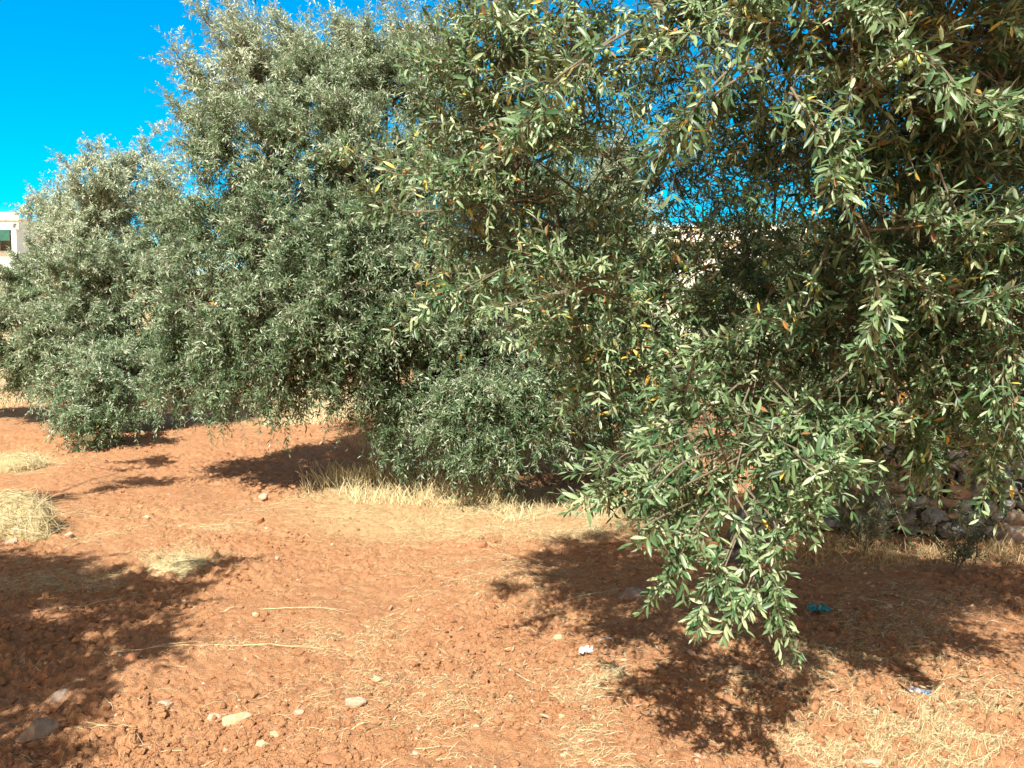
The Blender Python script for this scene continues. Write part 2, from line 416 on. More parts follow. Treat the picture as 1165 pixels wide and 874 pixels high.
# ------------------------------------------------------------------ lumps (clods, stones)
def ico(sub):
    bm = bmesh.new(); bmesh.ops.create_icosphere(bm, subdivisions=sub, radius=1)
    V = np.array([v.co[:] for v in bm.verts]); T = np.array([[v.index for v in f.verts] for f in bm.faces]); bm.free(); return V, T
ICO1 = ico(1); ICO2 = ico(2); ICO3 = ico(3)
def scatter_lumps(name, xs, ys, size, mats, label, sub=ICO1, sink=.35, seed=0):
    V0, T0 = sub; n = len(xs); k = len(V0)
    P = V0[None] * (1 + RNG.normal(0, .16, (n, k, 1))) * RNG.uniform(.6, 1.15, (n, 1, 3)) * np.array([1, 1, .75])
    an = RNG.uniform(0, 6.28, n); ca, sa = np.cos(an)[:, None], np.sin(an)[:, None]
    P = np.stack([P[..., 0] * ca - P[..., 1] * sa, P[..., 0] * sa + P[..., 1] * ca, P[..., 2]], -1) * size[:, None, None]
    z = ground_h(xs, ys) + size * (.5 - sink)
    P = P + np.stack([xs, ys, z], 1)[:, None]
    T = (T0[None] + (np.arange(n) * k)[:, None, None]).reshape(-1, 3)
    o = mesh_obj(name, P.reshape(-1, 3), T, mats, mi=np.repeat(RNG.integers(0, len(mats), n), len(T0)))
    return tag(o, label, "stones", kind="stuff")
n = 95000
py = 470 + 430 * RNG.random(n) ** .8; px = RNG.uniform(-120, 1285, n)
xs, ys = on_ground(px, py)
dens = vnoise2(xs * 1.1, ys * 1.1, 77)
keep = RNG.random(n) < np.clip(dens * 2.4 - .5, .1, 1) * (1 - .75 * np.clip(chaff_at(xs, ys), 0, 1)); xs, ys = xs[keep], ys[keep]
size = np.clip(RNG.lognormal(-5.1, .6, len(xs)), .002, .028)
scatter_lumps("soil_clods", xs, ys, size, [SOIL], "crumbly red clods of tilled soil lying all over the ground")
n = 1300
py = 480 + 420 * RNG.random(n); px = RNG.uniform(-100, 1265, n); xs, ys = on_ground(px, py)
size = np.clip(RNG.lognormal(-4.9, .5, n), .003, .022)
scatter_lumps("gravel", xs, ys, size, [PALE, CREAM, RUST, RUST], "small pale gravel scattered through the red soil")

def stone(name, px, py, wpx, m, label, flat=.6, seed=0, rot=0., elong=1.3, cat="stone", sink=.42):
    x, y = on_ground(px, py); x = float(x); y = float(y)
    r = wpx / F * y / 2 * .88
    V0, T0 = ICO3; rg = np.random.default_rng(seed)
    V = V0.copy()
    for _ in range(13):                                # knock flat faces off it
        nrm = unit(rg.normal(size=3)); h = rg.uniform(.5, .82)
        dd = V @ nrm; V = V - np.clip(dd - h, 0, None)[:, None] * nrm * .9
    V = V * 1.25 * (1 + .2 * (vnoise3(V0 * 2.2 + seed * 3.1, seed) - .5)[:, None] + .1 * (vnoise3(V0 * 6 + seed, seed)[:, None] - .5))
    V = V * np.array([1, 1 / elong, flat]) * r
    c, s_ = math.cos(rot), math.sin(rot)
    V = np.stack([V[:, 0] * c - V[:, 1] * s_, V[:, 0] * s_ + V[:, 1] * c, V[:, 2]], 1)
    z = gz(x, y) + r * flat * (1 - 2 * sink)
    o = mesh_obj(name, V, T0, [m]); o.location = (x, y, z)
    return tag(o, label, cat, "loose stones on the red soil")
STN = [
    (403, 801, 30, PALE, "smooth whitish oval stone lying in sun at bottom centre", .55, 0.1, 1.25),
    (42, 830, 42, GREY, "large grey stone at the shadow edge in the bottom left corner", .8, .5, 1.3),
    (70, 790, 24, GREY, "grey upright slab of stone in the left shadow", .9, .9, 1.7),
    (150, 750, 20, RUST, "reddish stone at the tip of the left shadow", .8, .2, 1.1),
    (268, 819, 34, CREAM, "pale yellow wedge shaped stone tilted up left of the bottom centre", .7, .6, 1.9),
    (245, 815, 20, PALE, "rounded pinkish stone beside the yellow wedge stone", .75, 0., 1.2),
    (189, 800, 20, PALE, "small flat pale stone just right of the left shadow", .5, .2, 1.6),
    (298, 849, 20, CREAM, "smooth cream pebble closest to the bottom edge, left of centre", .6, 0., 1.5),
    (311, 835, 14, CREAM, "bright yellowish pebble just above the cream pebble", .8, .4, 1.),
    (340, 812, 15, PALE, "dusty pale stone half buried right of the wedge stone", .6, .2, 1.2),
    (378, 866, 32, RUST, "broad red stone half buried at the bottom edge", .35, .3, 1.3),
    (428, 770, 18, CREAM, "yellowish stone half buried above the whitish oval stone", .6, .8, 1.2),
    (300, 562, 12, PALE, "white stone standing by the dry grass left of the middle tree", 1., .3, 1.),
    (716, 672, 36, GREY, "large flat stone inside the shadow of the near tree", .5, .3, 1.4),
    (636, 720, 14, CREAM, "small cream stone left of the white litter", .6, .3, 1.2),
    (1012, 694, 11, PALE, "small white stone lit in the shade right of the teal scrap", .8, .3, 1.),
    (945, 722, 14, RUST, "small dark red stone below the teal scrap", .6, .3, 1.3),
    (838, 762, 20, CREAM, "pale stone under the tip of the hanging branch", .5, .2, 1.3),
    (545, 622, 34, RUST, "flat red stone at the edge of the straw in the middle", .35, 0., 1.8),
    (78, 603, 14, PALE, "whitish stone on sunlit soil right of the hay heap", .7, 0., 1.2),
    (12, 614, 22, PALE, "pale stone at the left edge below the hay heap", .6, 0., 1.3),
    (295, 590, 14, RUST, "brown stone at the end of the straw wisp", .8, 0., 1.2),
    (992, 856, 24, PALE, "dusty pink stone in straw at the bottom right", .5, .5, 1.3),
]
for i, (px_, py_, w_, m_, lab, fl, ro, el) in enumerate(STN):
    stone("stone", px_, py_, w_, m_, lab, fl, 20 + i, ro, el)

# ------------------------------------------------------------------ straw and dry grass
def ribbons(parts, P0, D, ln, wd, lift, seg=4, tint=None, curve=.25, hug=True):
    n = len(P0); t = np.linspace(0, 1, seg)
    side = rand_dirs(n); side[:, 2] *= .2; side = side * (ln * curve)[:, None]
    C = P0[:, None] + D[:, None] * ln[:, None, None] * t[None, :, None] + side[:, None] * (t * t)[None, :, None]
    if hug:
        h = ground_h(C[..., 0].ravel(), C[..., 1].ravel()).reshape(n, seg)
        C[..., 2] = h + lift[:, None] * (0.3 + np.sin(t * 3.1))[None] * .6 + .003
    V, T = tubes(C, np.broadcast_to(wd[:, None] * np.linspace(1, .5, seg)[None], (n, seg)), 3)
    tint = RNG.random(n) if tint is None else tint
    parts.add(V, T, 0, np.repeat(tint, seg * 3))
sp = Parts()
for (qx, qy, rx, ry, w) in PATCH:
    area = rx * ry
    n = int(np.clip(area * w * 2.6, 300, 15000))
    px = RNG.normal(qx, rx * .62, n); py = np.clip(RNG.normal(qy, ry * .65, n), 445, 905)
    x, y = on_ground(px, py)
    an = RNG.normal(.25, 1.1, n)
    D = np.stack([np.cos(an), np.sin(an) * .8, np.zeros(n)], 1)
    ln = RNG.uniform(.008, .05, n) * np.where(RNG.random(n) < .12, 3, 1)
    ln = ln * np.clip(y / 4.5, 1, 2.2)
    km = RNG.random(n) < np.clip(5 * vnoise2(x * 2.6, y * 2.6, 91) * vnoise2(x * 8, y * 8, 92) - .75, .03, 1); x, y, an, D, ln = x[km], y[km], an[km], D[km], ln[km]; n = len(x)
    ribbons(sp, np.stack([x, y, np.zeros(n)], 1), D, ln, RNG.uniform(.0004, .0011, n), RNG.uniform(.001, .018, n))
n = 2600
px = RNG.uniform(-60, 1225, n); py = 470 + 430 * RNG.random(n); x, y = on_ground(px, py); an = RNG.uniform(0, 6.28, n)
ribbons(sp, np.stack([x, y, np.zeros(n)], 1), np.stack([np.cos(an), np.sin(an), 0 * an], 1), RNG.uniform(.015, .1, n), RNG.uniform(.0005, .0012, n), RNG.uniform(0, .012, n))
# long stalks that read one by one
for (x0, y0, x1, y1) in [(245, 738, 400, 730), (300, 696, 395, 693), (585, 760, 655, 800), (215, 598, 280, 590), (60, 690, 170, 672), (130, 740, 240, 735), (400, 830, 455, 808), (830, 660, 905, 665), (980, 680, 1045, 704), (640, 680, 720, 660), (900, 745, 960, 790), (250, 700, 280, 690), (90, 815, 160, 820), (1080, 800, 1165, 815)]:
    (xa, xb), (ya, yb) = on_ground([x0, x1], [y0, y1])
    for k in range(2):
        D = np.array([[xb - xa, yb - ya, 0]]); l = np.linalg.norm(D)
        ribbons(sp, np.array([[xa, ya + RNG.normal(0, .01), 0]]), D / l, np.array([l * RNG.uniform(.7, 1)]), np.array([.0016]), np.array([.010]), 8, np.array([.7]), .12)
tag(sp.build("straw", [STRAW]), "pale dry straw strewn over the red soil", "straw", kind="stuff")

def grass_tufts(name, regions, label):
    p = Parts()
    for (x0, x1, y0, y1, n, h0, h1, tl) in regions:
        px = RNG.uniform(x0, x1, n); py = RNG.uniform(y0, y1, n); x, y = on_ground(px, py)
        m = vnoise2(x * 2.2, y * 2.2, 41) + RNG.normal(0, .12, n) > .4
        x, y = x[m], y[m]; k = len(x)
        D = unit(RNG.normal(0, .42, (k, 3)) * np.array([1, 1, 0]) + UP)
        ln = RNG.uniform(h0, h1, k) * (.6 + .8 * vnoise2(x * 3, y * 3, 42))
        P0 = np.stack([x, y, ground_h(x, y) - .01], 1)
        ribbons(p, P0, D, ln, RNG.uniform(.0010, .0026, k) * (1 + y * .05), np.zeros(k), 5, np.clip(RNG.normal(tl, .2, k), 0, 1), .45, hug=False)
    return tag(p.build(name, [STRAW]), label, "dry grass", kind="stuff")
grass_tufts("dry_grass", [
    (345, 420, 530, 562, 900, .06, .28, .75), (400, 570, 535, 575, 2300, .04, .22, .6), (400, 520, 500, 545, 700, .1, .4, .4), (560, 720, 560, 592, 800, .03, .12, .7),
    (300, 460, 452, 484, 3200, .15, .5, .85), (170, 250, 452, 468, 900, .12, .4, .7), (560, 720, 470, 500, 800, .1, .4, .5), (900, 1200, 622, 645, 900, .04, .16, .2), (-40, 70, 448, 462, 500, .1, .3, .7),
    (720, 900, 470, 560, 1000, .1, .4, .35), (880, 1010, 480, 560, 700, .1, .5, .4)], "bleached dry grass standing under and behind the olive trees")

def hay(px, py, wpx, hpx, n, label):
    x, y = on_ground(px, py); x = float(x); y = float(y); z = gz(x, y)
    rx = wpx / F * y / 2; rz = hpx / F * y; ry = rx * .8
    root = empty("hay_heap", (x, y, z), label, "hay heap", "hay heaps raked together on the soil")
    V0, T0 = ICO3
    V = V0 * np.array([rx, ry, rz]) * (.8 + .3 * vnoise3(V0 * 2 + px, 3))[:, None] + np.array([x, y, z])
    if hpx > 10: mesh_obj("heart", V, T0, [STRAW], root, tint=.05 + .3 * vnoise3(V0 * 9, 8))
    p = Parts(); d = rand_dirs(n); d[:, 2] = np.abs(d[:, 2])
    P0 = d * np.array([rx, ry, rz]) * (.8 + .3 * vnoise3(d * 2 + px, 3))[:, None] * RNG.uniform(.92, 1.08, (n, 1)) + np.array([x, y, z])
    D = unit(np.cross(d, rand_dirs(n)) + d * (.18 if hpx > 10 else 0) + np.array([.2, 0, -.12])); D[:, 2] *= 1 if hpx > 10 else .15
    ribbons(p, P0 - D * .08, D, RNG.uniform(.08, .26, n), RNG.uniform(.0010, .0022, n), np.zeros(n), 5, np.clip(RNG.normal(.6, .22, n), 0, 1), .3, hug=False)
    p.build("stalks", [STRAW], root)
hay(12, 602, 104, 46, 1500, "round straw coloured hay heap at the left edge of the red field")
hay(14, 533, 74, 15, 700, "low flattened hay heap behind the round heap at left")
hay(205, 640, 80, 4, 900, "thin wisp of raked hay at the tip of the left shadow")

# ------------------------------------------------------------------ olive trees
def wood(P, pts, r0, r1, sides=9, n=16, seed=0, gnarl=.25):
    C = spline(pts, n); R = np.linspace(r0, r1, n)
    V, T = tubes(C[None], R[None], sides)
    ax = np.repeat(C, sides, 0); rr = np.repeat(R, sides)
    nz = vnoise3(V * 5.0 + seed, seed) - .5 + .5 * (vnoise3(V * 13.0 + seed, seed + 1) - .5)
    V = ax + (V - ax) * (1 + gnarl * 2 * nz)[:, None]
    P.add(V, T, 0, .5, True)
def olive_tree(base, clumps, label, leafm, trunk_r=.16, fork=1.0, lean=(0, 0), mirror=None, mirror_dens=.45, leaf=.07, near=False, yellow=.004, limbs=6, group="olive trees of the grove", extra=None, dens=1.0):
    x, y = base; z = gz(x, y)
    root = empty("olive_tree", (x, y, z), label, "olive tree", group)
    top = np.array([x + lean[0], y + lean[1], z + fork])
    t = Parts(); wood(t, [(x, y, z - .15), (x, y, z + .05), (x + lean[0] * .4, y + lean[1] * .4, z + fork * .5), top], trunk_r * 1.35, trunk_r * .8, 12, 14, 3, .3)
    tr = t.build("trunk", [BARK], root)
    pts = [np.asarray(at(*q[:3])) if len(q) > 3 else q for q in clumps]
    C = np.array([at(q[0], q[1], q[2]) for q in clumps])
    # main limbs run to groups of clumps, boughs on to each clump
    dirs = C - top; az = np.arctan2(dirs[:, 0], dirs[:, 1]); order = np.argsort(az + dirs[:, 2] * .15)
    farq = [i for i in order if len(clumps[i]) > 4 and clumps[i][4].get('far')]; order = np.array([i for i in order if i not in farq])
    for i in farq:                                                    # thin outlying boughs
        j = min(order, key=lambda k: np.linalg.norm(C[k] - C[i])); lp = Parts()
        wood(lp, [C[j], (C[j] + C[i]) / 2 + UP * .12, C[i]], .016, .005, 5, 8, 7, .15); lp.build('limb', [BARK], root)
    for grp in np.array_split(order, limbs):
        if len(grp) == 0: continue
        lp = Parts(); m = C[grp].mean(0); r_end = .003 if near else trunk_r * .33; mid = top + (m - top) * .55 + UP * .12
        if near and m[0] < 1.25: mid = mid - UP * max(0, mid[2] - 1.45)
        wood(lp, [top - UP * .12, top + (mid - top) * .35 + UP * .1 + rand_dirs(1)[0] * .08, mid], trunk_r * (.3 if near else .62), r_end, 8, 10, 5, .25)
        for i in grp:
            if near and C[i][0] < 1.7: continue
            e = C[i]; v = e - mid
            wood(lp, [mid - v * .04, mid + v * .5 + rand_dirs(1)[0] * .1 + UP * .05, e], trunk_r * (.16 if near else .26), .006, 5, 8, 7, .15)
        lp.build("limb", [BARK], root)
    cp = Parts()
    mid_x, = [C[:, 0].mean()]
    for q, c in zip(clumps, C):
        opt = q[4] if len(q) > 4 else {}
        out = unit(c - (top + UP * 1.2)) * .35
        clump(cp, c, q[3], dens * opt.get("dens", 1.), leaf, near, opt.get("yellow", yellow), opt.get("spiky", 0.), out, opt.get("droop", .15), opt.get("pale", .5), shoot=opt.get("shoot", .2))
        if mirror is not None:
            c2 = np.array([c[0] + RNG.normal(0, .2), 2 * mirror - c[1] + RNG.normal(0, .2), c[2]])
            if c2[1] > c[1] + .5: clump(cp, c2, q[3], dens * mirror_dens * opt.get("dens", 1.), leaf, near, yellow, opt.get("spiky", 0.), None, .15)
    for f in (extra or []): f(cp, root)
    cp.build("crown", [leafm, TWIG], root)
    return root

S = dict(spiky=1.2, pale=.8); SS = dict(spiky=1.9, pale=.84, dens=.85); U = dict(pale=.6, spiky=.6); LO = dict(droop=.25, pale=.42, spiky=.7); DK = dict(pale=.32, spiky=.5)  # DK: shade of the hollows and right side put into the leaf tint
t1 = [(104, 198, 10.5, .22, SS), (163, 192, 10.5, .24, SS), (130, 236, 10.2, .38, S), (180, 245, 10.2, .36, S), (40, 244, 10.5, .18, SS), (78, 254, 10.4, .26, SS), (60, 256, 10.4, .2, S), (84, 282, 10, .38, S), (120, 275, 9.8, .5, S), (185, 285, 9.8, .48, U),
      (44, 340, 9.9, .46, U), (100, 345, 9.5, .55, U), (168, 345, 9.5, .52, U), (18, 392, 10, .38), (78, 405, 9.5, .45), (140, 405, 9.4, .45), (190, 395, 9.7, .4), (-40, 375, 10.2, .5, U), (-70, 390, 10.4, .45),
      (110, 425, 9.0, .38, U), (75, 432, 9.2, .3, U), (150, 428, 9.1, .32, U), (60, 380, 9.4, .35, U), (112, 450, 9.3, .34, U), (98, 480, 9.2, .24, LO), (142, 462, 9.3, .24, LO), (78, 462, 9.3, .22, LO), (125, 482, 9.25, .17, LO), (35, 425, 10.2, .28)]
t2 = [(286, 62, 10.5, .24, SS), (345, 82, 10.3, .42, S), (405, 80, 10.4, .42, S), (470, 78, 10.5, .48, S), (240, 124, 10.3, .4, S), (300, 112, 9.9, .58, S), (370, 115, 9.7, .58, U), (440, 120, 9.7, .58, U), (510, 120, 10, .58, U),
      (262, 185, 9.5, .5, U), (330, 190, 9.2, .58, U), (410, 195, 9.1, .6, U), (490, 200, 9.3, .55), (560, 200, 9.6, .55), (250, 268, 9.3, .52), (320, 270, 8.8, .58), (395, 275, 8.7, .58), (470, 280, 8.9, .55),
      (232, 345, 9.2, .48), (300, 348, 8.6, .5), (370, 352, 8.4, .5), (440, 352, 8.7, .48), (225, 408, 9.4, .38, LO), (280, 412, 8.8, .42, LO), (340, 412, 8.5, .4, LO), (400, 416, 8.6, .36, LO), (250, 432, 9.0, .28, LO), (305, 436, 8.8, .26, LO), (355, 440, 8.7, .24, LO), (212, 440, 9.2, .26, LO), (268, 450, 8.9, .22, LO), (325, 450, 8.8, .22, LO), (392, 440, 8.8, .24, LO), (195, 420, 9.6, .28, LO), (330, 390, 9.2, .4), (260, 390, 9.4, .4), (400, 380, 9.2, .4), (420, 330, 9.6, .45), (330, 310, 9.8, .45), (300, 230, 10, .45), (380, 230, 10, .45), (450, 240, 10, .45)]
t1 = [(q[0], q[1], q[2] * (1.12 if q[1] > 445 else 1.26), q[3] * (1.1 if q[1] > 445 else 1.24), q[4] if len(q) > 4 else {}) for q in t1]
t3 = [(470, 345, 8.2, .34, DK), (455, 395, 8.0, .32, DK), (520, 378, 7.6, .38), (590, 370, 7.5, .38), (640, 400, 7.4, .33), (478, 440, 7.7, .33), (540, 448, 7.3, .38), (600, 440, 7.2, .38), (636, 452, 7.2, .27, LO), (470, 490, 7.6, .3, LO), (528, 500, 7.2, .3, LO), (578, 498, 7.1, .3, LO), (610, 480, 7.1, .27, LO),
      (500, 525, 7.3, .18, LO), (555, 522, 7.1, .18, LO), (455, 520, 7.6, .16, LO), (640, 355, 7.7, .34), (510, 318, 7.9, .38), (580, 308, 7.8, .38), (650, 308, 7.9, .38), (700, 350, 8.1, .36, DK), (540, 240, 8.2, .42), (620, 232, 8.2, .42), (690, 270, 8.3, .32), (560, 155, 8.5, .45), (640, 165, 8.5, .4), (700, 420, 8.3, .33, DK), (695, 480, 8.5, .28, DK)]
t3 += [(440, 358, 7.6, .3), (490, 335, 7.7, .28), (410, 375, 7.5, .28), (438, 400, 8.0, .3), (420, 432, 7.8, .2, LO), (446, 462, 7.7, .24, LO), (436, 500, 7.7, .14, LO), (405, 405, 7.6, .24, LO), (655, 522, 7.3, .12, LO), (520, 540, 7.0, .1, LO), (680, 440, 8.1, .3, DK), (690, 505, 8.1, .28, DK), (725, 455, 8.4, .34, DK), (745, 500, 8.0, .3, DK), (660, 505, 8.2, .25, DK), (600, 420, 8.4, .4, DK), (500, 400, 8.4, .35, DK), (540, 350, 8.6, .4, DK), (620, 300, 8.6, .4, DK), (560, 260, 8.8, .4, DK)]
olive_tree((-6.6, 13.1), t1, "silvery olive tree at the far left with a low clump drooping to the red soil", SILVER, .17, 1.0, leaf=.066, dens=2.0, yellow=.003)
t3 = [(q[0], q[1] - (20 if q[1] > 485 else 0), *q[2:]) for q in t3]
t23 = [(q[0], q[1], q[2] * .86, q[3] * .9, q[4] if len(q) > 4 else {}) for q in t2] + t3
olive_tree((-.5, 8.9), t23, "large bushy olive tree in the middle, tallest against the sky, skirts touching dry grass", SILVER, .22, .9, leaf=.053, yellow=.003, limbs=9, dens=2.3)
t5 = [(850, 340, 9.2, .5), (930, 300, 9, .6), (1000, 285, 9, .6), (1080, 285, 9, .6), (1165, 300, 9, .6), (880, 420, 8.7, .5), (960, 400, 8.6, .5), (1050, 400, 8.6, .5), (1150, 400, 8.5, .5), (940, 470, 8.4, .38), (1030, 475, 8.4, .38), (1120, 475, 8.4, .38), (800, 440, 9.2, .35)]
olive_tree((4.3, 10.0), t5, "olive tree in the shade behind the rubble wall at right", GREEN, .17, 1.0, mirror=10.2, leaf=.075)
t6 = [(700, 245, 15, .7, S), (650, 260, 15, .7), (720, 300, 15, .7), (660, 330, 15, .7), (720, 370, 15, .6), (690, 215, 15.3, .4, SS)]
olive_tree((1.8, 15.8), t6, "distant pale olive tree seen through the gap in the near crown", SILVER, .15, 1.0, mirror=15.8, leaf=.09)
# just out of frame at the left: throws the big shadow in the lower left corner
def P6(x, y, z, r, **k):
    c, s_ = math.cos(PITCH), math.sin(PITCH)
    dz = z - CAMH; zc = y * c - dz * s_; yc = y * s_ + dz * c
    return (CX + F * x / zc, CY - F * yc / zc, y, r, k)
t0 = [P6(-3.9, 2.3, 3.0, .5), P6(-3.4, 2.6, 2.75, .36), P6(-4.5, 2.0, 3.3, .6), P6(-4.4, 2.7, 2.5, .5), P6(-3.95, 1.7, 3.2, .5), P6(-3.3, 1.3, 2.9, .35), P6(-5.0, 2.6, 2.9, .6), P6(-4.2, 1.2, 2.6, .5), P6(-4.9, 1.5, 2.4, .5), P6(-3.7, 2.0, 2.3, .35), P6(-3.5, .8, 2.6, .3), P6(-2.85, 2.95, 2.5, .33), P6(-4.5, 5.9, 2.6, .3, far=1), P6(-5.05, 6.4, 3.3, .34, far=1), P6(-5.3, 4.3, 3.4, .4), P6(-2.7, 1.3, 2.4, .36), P6(-2.75, 1.8, 2.6, .36), P6(-3.2, 1.6, 2.5, .4), P6(-2.6, .9, 2.25, .36), P6(-3.1, .9, 2.6, .4), P6(-3.0, 2.1, 2.8, .4)]
olive_tree((-4.7, 1.9), t0, "olive tree just outside the left edge whose shadow falls on the red soil", GREEN, .16, 1.1, leaf=.075, dens=.9)

# the near tree
B = dict(yellow=.04, pale=.57, shoot=.16, droop=.05); BD = dict(yellow=.035, pale=.34, shoot=.17, droop=.05); TH = dict(dens=.5, pale=.32, yellow=.03, droop=.05); G_ = dict(pale=.4, shoot=.16, droop=.06, yellow=.012); HG = dict(droop=.35, yellow=.008, pale=.5, shoot=.16)  # BD, TH: leaf tint darkened where the crown lies in shade
t4 = [(568, 60, 3.4, .32, B), (620, 40, 3.1, .34, B), (535, 165, 3.4, .26, B), (600, 175, 3.2, .36, B), (655, 80, 2.9, .28, B), (565, 275, 3.6, .28, B), (640, 265, 3.4, .27, B), (640, 350, 3.6, .22, B), (700, 320, 3.3, .28, B), (765, 18, 2.8, .28, B), (745, 370, 3.2, .26, B),
      (850, 45, 2.6, .34, B), (950, 40, 2.5, .34, B), (1060, 60, 2.6, .36, BD), (1150, 40, 2.8, .4, BD), (915, 150, 3.0, .3, BD), (985, 175, 3.0, .36, BD), (1085, 180, 3.2, .38, BD), (1165, 190, 3.2, .38, BD), 
      (880, 265, 4.2, .36, TH), (960, 290, 3.6, .34, G_), (1050, 300, 2.9, .3, G_), (1135, 290, 2.7, .32, G_), (880, 370, 3.4, .33, G_), (980, 360, 3.0, .33, G_), (1080, 375, 2.85, .32, G_), (1160, 395, 2.8, .32, G_), (810, 420, 3.3, .27, G_), (900, 455, 3.1, .26, G_), (1000, 450, 3.2, .28, HG), (1090, 450, 3.2, .23, HG), (1150, 462, 3.1, .22, HG), (1040, 480, 3.3, .18, HG),
      (760, 190, 4.8, .3, TH), (800, 260, 4.6, .25, TH), (820, 130, 4.4, .3, TH), (700, 180, 4.6, .25, TH), (1000, 90, 4.2, .4, BD), (1100, 110, 4.4, .4, BD), (900, 210, 4.8, .35, TH), (1130, 250, 4.4, .4, BD), (1040, 240, 4.6, .35, BD), (735, 225, 4.9, .24, TH), (850, 190, 4.5, .3, TH), (780, 90, 4.4, .3, TH), (840, 240, 5.2, .28, TH), (790, 210, 5.4, .25, TH), (690, 230, 5.0, .25, TH),
      (715, 285, 4.9, .22, TH), (775, 285, 4.8, .22, TH), (835, 282, 4.9, .22, TH), (750, 250, 5.6, .22, TH), (800, 150, 4.8, .28, TH), (730, 130, 4.6, .24, TH), (665, 395, 2.95, .18, B), (692, 450, 3.1, .2, B), (652, 330, 2.85, .2, B), (720, 420, 3.0, .18, B), (600, 330, 3.3, .2, B),
      # above the frame, unseen; some added to shade the leaves below
      P6(.1, 3.1, 3.25, .32), P6(.5, 2.7, 3.25, .34), P6(1.0, 2.5, 3.2, .36), P6(1.5, 2.4, 3.1, .36), P6(1.9, 2.6, 3.0, .4), P6(.8, 3.2, 3.6, .42), P6(1.5, 3.2, 3.7, .45), P6(2.2, 3.2, 3.5, .45), P6(2.6, 2.7, 2.7, .4), P6(1.2, 4.1, 3.9, .4), P6(2.0, 4.2, 3.8, .45), P6(2.9, 3.9, 3.2, .45), P6(3.0, 4.8, 3.0, .45), P6(2.9, 3.4, 2.1, .4), P6(2.7, 2.9, 1.6, .35), P6(3.1, 4.5, 1.9, .4), P6(1.3, 2.2, 3.0, .33), P6(1.7, 2.3, 2.95, .34), P6(2.15, 2.4, 2.9, .35), P6(1.0, 2.1, 3.05, .28), P6(.95, 1.95, 3.2, .26), P6(1.3, 1.95, 3.2, .33), P6(1.65, 2.05, 3.2, .36), P6(2.0, 2.2, 3.15, .36), P6(1.5, 2.7, 3.3, .36),
      (790, 305, 3.6, .2, B), (715, 285, 3.5, .2, B), (850, 310, 3.8, .25, BD), (760, 330, 3.9, .22, BD)]

def bough(cp, pts, n=14, r=(.0045, .0014), leaf=.045, shoots_n=16, sl=.13, yellow=.012, pale=.52, spread=.9, down=.0):
    C = spline(np.array([at(*p) for p in pts]), n)
    V, T = tubes(C[None], np.linspace(r[0], r[1], n)[None], 5); cp.add(V, T, 1, .5, True)
    t = np.sort(RNG.uniform(.12, 1, shoots_n)); t[-1] = 1
    x = t * (n - 1); i = np.clip(x.astype(int), 0, n - 2); f = (x - i)[:, None]
    P = C[i] * (1 - f) + C[i + 1] * f; tan = unit(C[i + 1] - C[i])
    D = unit(tan + rand_dirs(shoots_n) * spread * (1 - .5 * t)[:, None] - UP * down)
    shoots(cp, P, D, RNG.uniform(.6, 1.3, shoots_n) * sl, 6, leaf, True, yellow, .06, .0013, pale)
near_twigs = [  # single bough ends that stand out: (px, py, depth)
    [(700, 330, 3.4), (600, 300, 3.1), (530, 330, 2.95), (490, 345, 2.9)], [(640, 230, 3.2), (520, 200, 3.0), (450, 185, 2.95), (405, 175, 2.95)], [(640, 220, 3.2), (500, 240, 3.0), (440, 235, 3.), (415, 215, 3.)], [(640, 60, 3.1), (560, 80, 3.0), (500, 75, 3.0)],
    [(950, 120, 2.3), (1040, 60, 2.1), (1100, 110, 2.0), (1130, 130, 1.95)], [(1000, 240, 2.6), (1100, 260, 2.4), (1170, 235, 2.3)], [(900, 100, 2.3), (930, 150, 2.2), (955, 190, 2.2)], [(850, 60, 2.2), (800, 110, 2.1), (770, 160, 2.1)],
    [(700, 40, 2.4), (640, 90, 2.3), (600, 140, 2.3)], [(620, 300, 3.0), (660, 370, 2.9), (690, 430, 2.9)], [(1000, 300, 2.6), (1080, 340, 2.4), (1160, 330, 2.3)], [(980, 250, 2.6), (1010, 330, 2.5), (980, 390, 2.5)],
    [(1000, 400, 2.8), (1040, 460, 2.7), (1060, 525, 2.7)], [(1080, 380, 2.7), (1120, 480, 2.6), (1135, 560, 2.6)], [(1150, 350, 2.5), (1130, 430, 2.45), (1180, 500, 2.45)], [(880, 330, 3.0), (840, 380, 2.9), (790, 410, 2.9)], [(950, 430, 2.7), (900, 480, 2.6), (850, 470, 2.6)],
    [(930, 300, 2.8), (900, 350, 2.7), (860, 370, 2.7)], [(1060, 200, 2.6), (1090, 250, 2.5), (1150, 280, 2.5)], [(800, 330, 3.2), (760, 380, 3.1), (720, 400, 3.1)]]
def near_extra(cp, root):
    for p in near_twigs:
        for k in range(2):
            bough(cp, [(a + RNG.normal(0, 12 * k), b + RNG.normal(0, 12 * k), c + RNG.normal(0, .08 * k)) for a, b, c in p], yellow=.03)
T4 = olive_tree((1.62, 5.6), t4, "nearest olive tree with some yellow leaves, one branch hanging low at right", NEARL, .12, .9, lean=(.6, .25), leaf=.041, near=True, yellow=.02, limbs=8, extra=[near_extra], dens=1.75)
hb = Parts()
